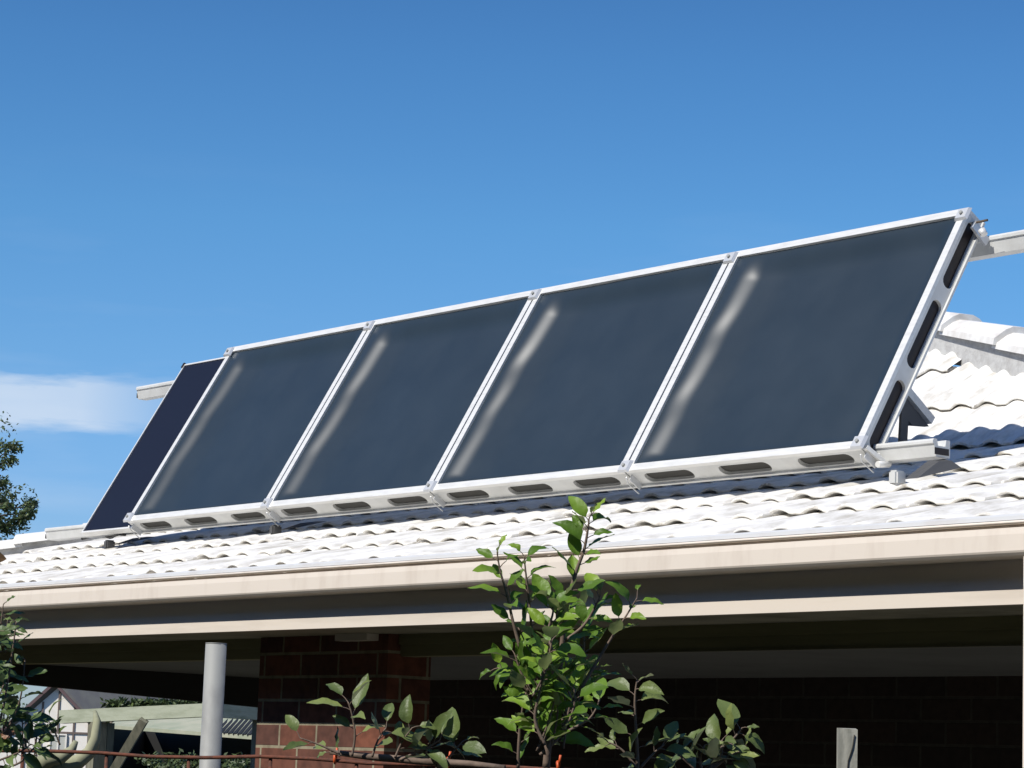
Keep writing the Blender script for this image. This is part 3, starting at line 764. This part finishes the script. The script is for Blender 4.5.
plant('leafy_shoot', 'slim upright leafy shoot just right of the tall sapling', 'plant', (at(637, 775, 5.0).x, at(637, 775, 5.0).y, GZ), right_low, 'fruit_leaf')
def right_shrub(bs, bl, lay):
    b = at(705, 780, 5.1); add_tube(bs, [(b.x, b.y, GZ), b], [.009, .006], 8)
    for pts, n in (([(705, 780), (718, 752), (734, 738), (742, 728)], 9), ([(705, 780), (700, 760), (705, 745)], 6), ([(705, 775), (728, 757), (745, 750)], 7), ([(705, 778), (685, 760), (676, 752)], 7), ([(703, 775), (720, 758), (722, 740)], 6)):
        shoot(bs, bl, lay, pts, 5.1, .004, .0015, n, .066, rnd=rs, t0=.25, up_bias=.3)
plant('fruit_bush', 'low bush of broad folded leaves at the bottom, left of the timber stake', 'bush', (at(705, 780, 5.1).x, at(705, 780, 5.1).y, GZ), right_shrub, 'fruit_leaf')
def pier_shrub(bs, bl, lay):
    P = [at(330, 752, 5.3), at(372, 757, 5.3), at(420, 761, 5.28), at(470, 764, 5.25), at(505, 768, 5.22)]
    add_tube(bs, P, [.005, .0075, .008, .007, .006], 9)
    b = at(440, 763, 5.27); add_tube(bs, [(b.x, b.y, GZ), b], [.014, .009], 10)
    for pts, n, sz in (([(352, 756), (355, 735), (352, 715), (348, 702)], 7, .073), ([(372, 757), (378, 740), (386, 728)], 5, .073), ([(395, 758), (402, 742), (412, 728)], 6, .073), ([(418, 760), (428, 748), (440, 740)], 6, .073), ([(445, 762), (455, 750), (462, 742)], 4, .078), ([(340, 754), (320, 745), (300, 738)], 3, .078), ([(340, 756), (335, 752)], 2, .075), ([(400, 760), (410, 755), (425, 750)], 5, .075)):
        shoot(bs, bl, lay, pts, 5.28, .0028, .0013, n, sz, rnd=rs, t0=.3, up_bias=.75)
plant('espaliered_bush', 'broad leaved branch trained along the fence in front of the brick pier', 'bush', (at(440, 763, 5.27).x, at(440, 763, 5.27).y, GZ), pier_shrub, 'fruit_leaf')
def climber(bs, bl, lay):
    random.seed(9)
    b = at(-25, 768, 5.2); add_tube(bs, [(b.x, b.y, GZ), b], [.012, .007], 8)
    for pts, n, sz, dd in (([(-20, 768), (0, 720), (8, 680), (14, 640), (16, 622)], 14, .04, 0), ([(-20, 750), (-10, 700), (-2, 660), (2, 630)], 18, .045, .1), ([(-20, 768), (15, 765), (32, 750), (44, 735)], 8, .05, .1), ([(-10, 768), (5, 735), (20, 700), (25, 660)], 12, .045, .05), ([(-20, 768), (0, 760), (20, 752), (30, 745)], 14, .05, -.05)):
        shoot(bs, bl, lay, pts, 5.2+dd, .003, .0012, n, sz, rnd=rs, t0=.1, up_bias=.3)
    for k in range(20):
        x0_ = rs.uniform(-25, 6); y0_ = rs.uniform(640, 768); x1_ = x0_+rs.uniform(0, 12); y1_ = y0_-rs.uniform(15, 50)
        shoot(bs, bl, lay, [(x0_, y0_), ((x0_+x1_)/2, (y0_+y1_)/2-3), (x1_, y1_)], 5.2+rs.uniform(-.1, .2), .002, .001, 6, .05, rnd=rs, t0=.2, up_bias=.3)
    for k in range(3):
        x0_ = rs.uniform(20, 45); y0_ = rs.uniform(745, 768); x1_ = x0_+rs.uniform(-8, 12); y1_ = y0_-rs.uniform(15, 45)
        shoot(bs, bl, lay, [(x0_, y0_), ((x0_+x1_)/2, (y0_+y1_)/2-3), (x1_, y1_)], 5.2+rs.uniform(-.1, .2), .002, .001, 5, .06, rnd=rs, t0=.2, up_bias=.3)
cl_ = plant('climbing_plant', 'leafy green climber hanging at the left edge below the gutter', 'plant', (at(-25, 768, 5.2).x, at(-25, 768, 5.2).y, GZ), climber, 'climber_leaf')
bl = BM(); lay = bl.loops.layers.color.new('tint')
p = at(-14, 556, 5.2); add_leaf(bl, lay, p, CR+Vector((0, 0, -.08)), -cf+Vector((0, 0, .4)), .042, .03, .4, .2, .2)
p = at(0, 738, 5.15); add_leaf(bl, lay, p, CR+Vector((0, 0, .5)), -cf+Vector((0, 0, .6)), .038, .02, .4, .2, .9)
link('withered_leaves', bl, 'dead_leaf', cl_)
bs = BM(); add_tube(bs, [at(-25, 768, 5.2), at(-40, 660, 5.2), at(-16, 556, 5.2)], [.004, .003, .0012], 6); link('twig', bs, 'bark_brown', cl_)

# curved pale trunk
pts = [at(40, 790, 7.2), at(58, 768, 7.2), at(78, 762, 7.2), at(90, 752, 7.2), at(96, 738, 7.2), at(97, 722, 7.2), at(95, 712, 7.25)]
tb = thing('pale_shrub', 'smooth pale curved trunk bending up behind the rusty fence at lower left', 'tree', (pts[0].x, pts[0].y, GZ))
bm = BM(); add_tube(bm, [(pts[0].x-.1, pts[0].y, GZ), pts[0]-Vector((.02, 0, .25))]+pts, [.05, .04, .032, .026, .022, .019, .016, .012, .006], 12); link('trunk', bm, 'bark_pale', tb)
q = [at(36, 768, 7.2), at(50, 758, 7.15), at(62, 757, 7.15), at(72, 750, 7.15), at(76, 741, 7.15)]
bm = BM(); add_tube(bm, [pts[0]]+q, [.03, .028, .024, .018, .013, .007], 10); link('limb', bm, 'bark_pale', tb)
bl = BM(); lay = bl.loops.layers.color.new('tint')
bs = BM()
for qs in ([(60, 745), (54, 730), (47, 718)], [(40, 768), (35, 745), (40, 725)]):
    shoot(bs, bl, lay, qs, 7.2, .003, .001, 9, .06, rnd=rs, t0=.1)
link('twig', bs, 'bark_brown', tb); link('foliage', bl, 'climber_leaf', tb)

# ------------------------------------------------------------------ pergola in the side garden
PD = 16.2
pg = thing('garden_pergola', 'pale green timber pergola frame with sloping brace seen under the verandah', 'pergola', (at(98, 760, PD).x, at(98, 760, PD).y, GZ))
bm = BM(); a = at(62, 717, PD+.25); b = at(212, 710, PD-.15)
add_bar(bm, a, b, .076, .083); link('beam', bm, 'pergola_paint', pg)
bm = BM(); add_bar(bm, at(205, 709.5, PD-.16), at(262, 713, PD+.1), .076, .092); link('rafter', bm, 'pergola_paint', pg)
bm = BM(); p = at(98, 722, PD+.14); add_bar(bm, (p.x, p.y, GZ), (p.x, p.y, p.z), .087, .087, Vector((1, 0, 0))); link('post', bm, 'pergola_wood', pg)
bm = BM(); p2 = at(108, 723, PD+.22); add_bar(bm, (p2.x, p2.y, GZ), (p2.x, p2.y, p2.z), .05, .085, Vector((1, 0, 0))); link('post', bm, 'pergola_wood', pg)
bm = BM(); add_bar(bm, at(144, 720, PD-.04), at(108, 780, PD+.06), .054, .056, -cf); link('brace', bm, 'pergola_wood', pg)
bm = BM(); p3 = at(262, 712, PD+.1); add_bar(bm, (p3.x, p3.y, GZ), (p3.x, p3.y, p3.z), .084, .084, Vector((1, 0, 0))); link('post', bm, 'pergola_wood', pg)

# garden shed behind
SD = 22.
def gp(x, y, dep): return at(x, y, dep)
shed = thing('garden_shed', 'dark open sided garden shed with pale roof behind the pergola', 'shed', (gp(185, 758, SD).x, gp(185, 758, SD).y, GZ))
crn = [gp(112, 724, SD+1.3), gp(262, 738, SD-1.)]
back = Vector((cf.x, cf.y, 0))*2.2
def wallq(bm, a, b, z0, z1, th=.06):
    o = Vector((cf.x, cf.y, 0))*th
    add_hexa(bm, [Vector((a.x, a.y, z0)), Vector((b.x, b.y, z0)), Vector((b.x, b.y, z0))+o, Vector((a.x, a.y, z0))+o, Vector((a.x, a.y, z1)), Vector((b.x, b.y, z1)), Vector((b.x, b.y, z1))+o, Vector((a.x, a.y, z1))+o])
bm = BM(); wallq(bm, crn[0]+back, crn[1]+back, GZ, crn[0].z-.02); wallq(bm, crn[0], crn[0]+back*.98, GZ, crn[0].z-.03) 
link('wall', bm, 'shed_dark', shed)
bm = BM(); za_ = gp(150, 731, SD).z
lo_a = gp(108, 725, SD+1.2); lo_b = gp(268, 737, SD-1.1)
hi_a = lo_a+back+Vector((0, 0, .22)); hi_b = lo_b+back+Vector((0, 0, .30)); th = Vector((0, 0, .03))
add_hexa(bm, [lo_a-th, lo_b-th, hi_b-th, hi_a-th, lo_a, lo_b, hi_b, hi_a]); link('roof', bm, 'shed_roof', shed)
bm = BM()
for k in range(14):
    t = .64+.36*k/13; a = lo_a.lerp(lo_b, t)+Vector((0, 0, .004)); b = (lo_a.lerp(lo_b, t)).lerp(hi_a.lerp(hi_b, t), .9)+Vector((0, 0, .004))
    add_bar(bm, a, b, .03, .012)
link('batten', bm, 'shed_dark', shed)

# low green hedge at the back of the garden
def leaf_cloud(bm, lay, c, rad, n, sz, rnd):
    for _ in range(n):
        v = Vector((rnd.gauss(0, 1), rnd.gauss(0, 1), rnd.gauss(0, 1))).normalized()*(rnd.random()**.4)
        p = c+Vector((v.x*rad[0], v.y*rad[1], v.z*rad[2]))
        d = Vector((rnd.uniform(-1, 1), rnd.uniform(-1, 1), rnd.uniform(-.8, .6))).normalized(); nn = Vector((rnd.uniform(-1, 1), rnd.uniform(-1, 1), rnd.uniform(0, 1))).normalized()
        s_ = d.cross(nn).normalized()*sz*.22; L_ = d*sz*rnd.uniform(.6, 1.2); tt = rnd.random()
        f = bm.faces.new([bm.verts.new(q) for q in (p, p+L_*.4+s_, p+L_, p+L_*.4-s_)])
        for l in f.loops: l[lay] = (tt, tt, tt, 1)
rh = random.Random(8)
for k, (px, py, dep, rad, lab) in enumerate(((178, 762, 18.5, (.36, .3, .073), 'low bright green shrub behind the rusty fence left of the steel pole'), (240, 764, 18.8, (.22, .25, .07), 'low green shrub between the steel pole and the brick pier'))):
    c = at(px, py, dep); t = thing('garden_shrub', lab, 'shrub', (c.x, c.y, GZ))
    bl = BM(); lay = bl.loops.layers.color.new('tint')
    leaf_cloud(bl, lay, c, rad, 420, .05, rh); leaf_cloud(bl, lay, Vector((c.x, c.y, (c.z+GZ)/2-.1)), (rad[0]*1.1, rad[1], .7), 1800, .06, rh)
    link('foliage', bl, 'hedge_leaf', t)
    bs = BM(); add_tube(bs, [(c.x, c.y, GZ), (c.x+.02, c.y, GZ+.8), c-Vector((0, 0, .1))], [.03, .02, .008], 7); link('stems', bs, 'tree_bark', t)

# ------------------------------------------------------------------ far white gabled house
HD = 38.
ap = at(61, 684, HD)
hr = Vector((CR.x, CR.y, 0)).normalized(); hf = Vector((CF.x, CF.y, 0)).normalized()
hf2 = (hf*.55+hr*.85).normalized(); 
fh = thing('gabled_house', 'distant white gabled house with grey roof and brown strips on its wall', 'house', (ap.x, ap.y, GZ))
def H(u, z, w=0.): return Vector((ap.x, ap.y, 0))+hr*u+hf2*w+Vector((0, 0, z))
pxm = HD/F_PX
zA = ap.z; hw_ = 62*pxm; zE = zA-60*pxm
bm = BM()
for w_ in (0, 4.): bm.faces.new([bm.verts.new(q) for q in (H(-hw_, GZ, w_), H(hw_, GZ, w_), H(hw_, zE, w_), H(0, zA-.02, w_), H(-hw_, zE, w_))])
for sg in (-1, 1): bm.faces.new([bm.verts.new(q) for q in (H(sg*hw_, GZ, 0), H(sg*hw_, GZ, 4.), H(sg*hw_, zE, 4.), H(sg*hw_, zE, 0))])
link('wall', bm, 'weatherboard', fh)
bm = BM()
for sg in (-1, 1):
    e = 10*pxm; ex = H(sg*(hw_+e), zE-e*60/62, -.08); top_ = H(0, zA, -.08); ex2 = H(sg*(hw_+e), zE-e*60/62, 4.2); top2 = H(0, zA, 4.2); t_ = Vector((0, 0, .07))
    add_hexa(bm, [ex, top_, top2, ex2, ex+t_, top_+t_, top2+t_, ex2+t_])
link('roof', bm, 'far_roof', fh)
bm = BM()
for sg in (-1, 1): add_bar(bm, H(sg*(hw_+12*pxm), zE-11.6*pxm, -.10), H(0, zA+.01, -.10), .04, .075, -hf)
link('barge_board', bm, 'far_trim', fh)
bm = BM()
for u, zt in ((-32, 33), (-16, 17), (0, 2), (16, 17), (31, 32)):
    add_bar(bm, H(u*pxm, GZ, -.01), H(u*pxm, zA-(zt+1)*pxm, -.01), .028, .02, -hf)
add_bar(bm, H(-hw_, zA-48*pxm, -.012), H(hw_, zA-48*pxm, -.012), .02, .028)
link('cover_strips', bm, 'timber_strip', fh)
bm = BM(); wz = zA-50*pxm
add_hexa(bm, [H(-5*pxm, wz-.5, -.03), H(11*pxm, wz-.5, -.03), H(11*pxm, wz-.5, .0), H(-5*pxm, wz-.5, .0), H(-5*pxm, wz, -.03), H(11*pxm, wz, -.03), H(11*pxm, wz, .0), H(-5*pxm, wz, .0)])
wn_ = link('window', bm, 'curtain', fh)
bm = BM()
for u in (-5, 3, 11): add_bar(bm, H(u*pxm, wz-.5, -.04), H(u*pxm, wz, -.04), .02, .02, -hf)
for z in (wz-.5, wz): add_bar(bm, H(-5.6*pxm, z, -.041), H(11.6*pxm, z, -.041), .02, .02, -hf)
link('frame', bm, 'weatherboard', wn_)
# far long roof to the right of the gable
lr = thing('neighbouring_shed', 'distant long grey roofed building right of the white gable', 'building', (at(150, 760, 44).x, at(150, 760, 44).y, GZ))
A_ = at(84, 716, 43); B_ = at(262, 716, 43); dz = 12*43/F_PX
ro = hf*3
bm = BM(); pA = at(68, 691, 44); pB = at(262, 706.5, 44)
add_hexa(bm, [A_, B_, B_+ro, A_+ro, at(100, 691.5, 44.2), at(262, 703.5, 44.2), at(262, 703.5, 44.2)+ro, at(100, 691.5, 44.2)+ro]); link('roof', bm, 'far_roof', lr)
bm = BM(); add_hexa(bm, [Vector((A_.x, A_.y, GZ)), Vector((B_.x, B_.y, GZ)), Vector((B_.x, B_.y, GZ))+ro, Vector((A_.x, A_.y, GZ))+ro, A_-Vector((0, 0, .01)), B_-Vector((0, 0, .01)), B_+ro-Vector((0, 0, .01)), A_+ro-Vector((0, 0, .01))]); link('wall', bm, 'weatherboard', lr)
# clipped hedge in front of that roof
bl = BM(); lay = bl.loops.layers.color.new('tint')
for k in range(46):
    t = k/45; c = at(108+t*115, 704.5-t*1.0+rh.uniform(-.6, .6), 30); leaf_cloud(bl, lay, c, (.10, .10, .045), 26, .09, rh)
    leaf_cloud(bl, lay, Vector((c.x, c.y, -.2+c.z/2)), (.12, .12, c.z*.5+.2), 14, .12, rh)
t = thing('clipped_hedge', 'thin dark green hedge line above the pergola beam', 'hedge', (at(165, 760, 30).x, at(165, 760, 30).y, GZ)); link('foliage', bl, 'hedge_leaf', t)
bs = BM()
for k in range(6):
    c = at(112+k*21, 712, 30); add_tube(bs, [(c.x, c.y, GZ), c], .02, 6)
link('stems', bs, 'tree_bark', t)

# unseen hedge added behind the camera to block low sky light on the verandah
hg = thing('added_shade_hedge', 'tall dark cypress hedge added out of view to shade the verandah', 'hedge', (-4, -3.6, GZ))
bm = BM(); rg = random.Random(4); nx_, nz_ = 150, 28; rows = []
for sgn in (1, -1):
    rows = []
    for a in range(nx_+1):
        X = -26+42*a/nx_; row = []
        for b in range(nz_+1):
            z = GZ+7.3*b/nz_*(1+.03*math.sin(X*1.9)); w_ = .9*(1-(b/nz_)**3*.8)+rg.uniform(-.12, .12)
            row.append(bm.verts.new((X+rg.uniform(-.08, .08), -3.9+sgn*w_, z+rg.uniform(-.08, .08))))
        rows.append(row)
    for a in range(nx_):
        for b in range(nz_): bm.faces.new((rows[a][b], rows[a+1][b], rows[a+1][b+1], rows[a][b+1]))
link('foliage', bm, 'cypress', hg)
bm = BM()
for k in range(21): add_tube(bm, [(-25+k*2, -3.9, GZ), (-25+k*2, -3.9, GZ+5)], [.08, .03], 6)
link('trunks', bm, 'tree_bark', hg)

# ------------------------------------------------------------------ tree at the left edge
TD = 26.
tc_ = at(-120, 520, TD)
tree = thing('gum_tree', 'dark leafy tree at the left edge behind the roof', 'tree', (tc_.x, tc_.y, GZ))
bs = BM(); bl = BM(); lay = bl.loops.layers.color.new('tint'); rt = random.Random(17)
add_tube(bs, [(tc_.x, tc_.y, GZ), (tc_.x+.05, tc_.y, GZ+1.4), (tc_.x-.03, tc_.y+.1, 1.2), tc_], [.16, .13, .10, .06], 12)
tl = [(-60, 455), (-30, 500), (-10, 452), (5, 462), (10, 450), (3, 480), (-5, 500), (12, 503), (24, 512), (33, 507), (18, 520), (-8, 518), (2, 530), (-30, 535), (-60, 560), (-100, 440), (-140, 470), (-180, 520), (-120, 560), (-170, 580), (-80, 500), (-40, 470), (8, 545)]
for (x, y) in tl:
    dep = TD+rt.uniform(-.5, .5); c = at(x, y, dep)
    edge = x > -20
    rad = .10 if edge else .34
    add_tube(bs, [tc_+Vector((0, 0, rt.uniform(-.8, 0))), tc_.lerp(c, .5)+Vector((0, 0, rt.uniform(-.1, .15))), c], [.035, .018, .005], 6)
    for j in range(3 if edge else 5):
        o = Vector((rt.gauss(0, 1), rt.gauss(0, 1), rt.gauss(0, .7)))*rad*.55
        leaf_cloud(bl, lay, c+o, (rad*.8, rad*.8, rad*.6), 95 if edge else 170, .05, rt)
link('trunk', bs, 'tree_bark', tree); link('crown', bl, 'gum_leaf', tree)
# bluish dark tree seen through the gap behind the white house
for px, py, lab in ((28, 712, 'dark distant tree left of the white gabled house'),):
    c = at(px, py+10, 60); t = thing('distant_tree', lab, 'tree', (c.x, c.y, GZ)); bl = BM(); lay = bl.loops.layers.color.new('tint'); bs = BM()
    add_tube(bs, [(c.x, c.y, GZ), c], [.15, .06], 8)
    for k in range(9): leaf_cloud(bl, lay, c+Vector((rt.uniform(-.7, .5), rt.uniform(-.5, .5), rt.uniform(-.9, .35))), (.3, .3, .25), 90, .12, rt)
    link('trunk', bs, 'tree_bark', t); link('crown', bl, 'gum_leaf', t)

# ------------------------------------------------------------------ lift everything so the ground lies at zero
for o in scene.objects:
    if o.parent is None and o.type in {'MESH', 'EMPTY'}: o.location.z += EYE
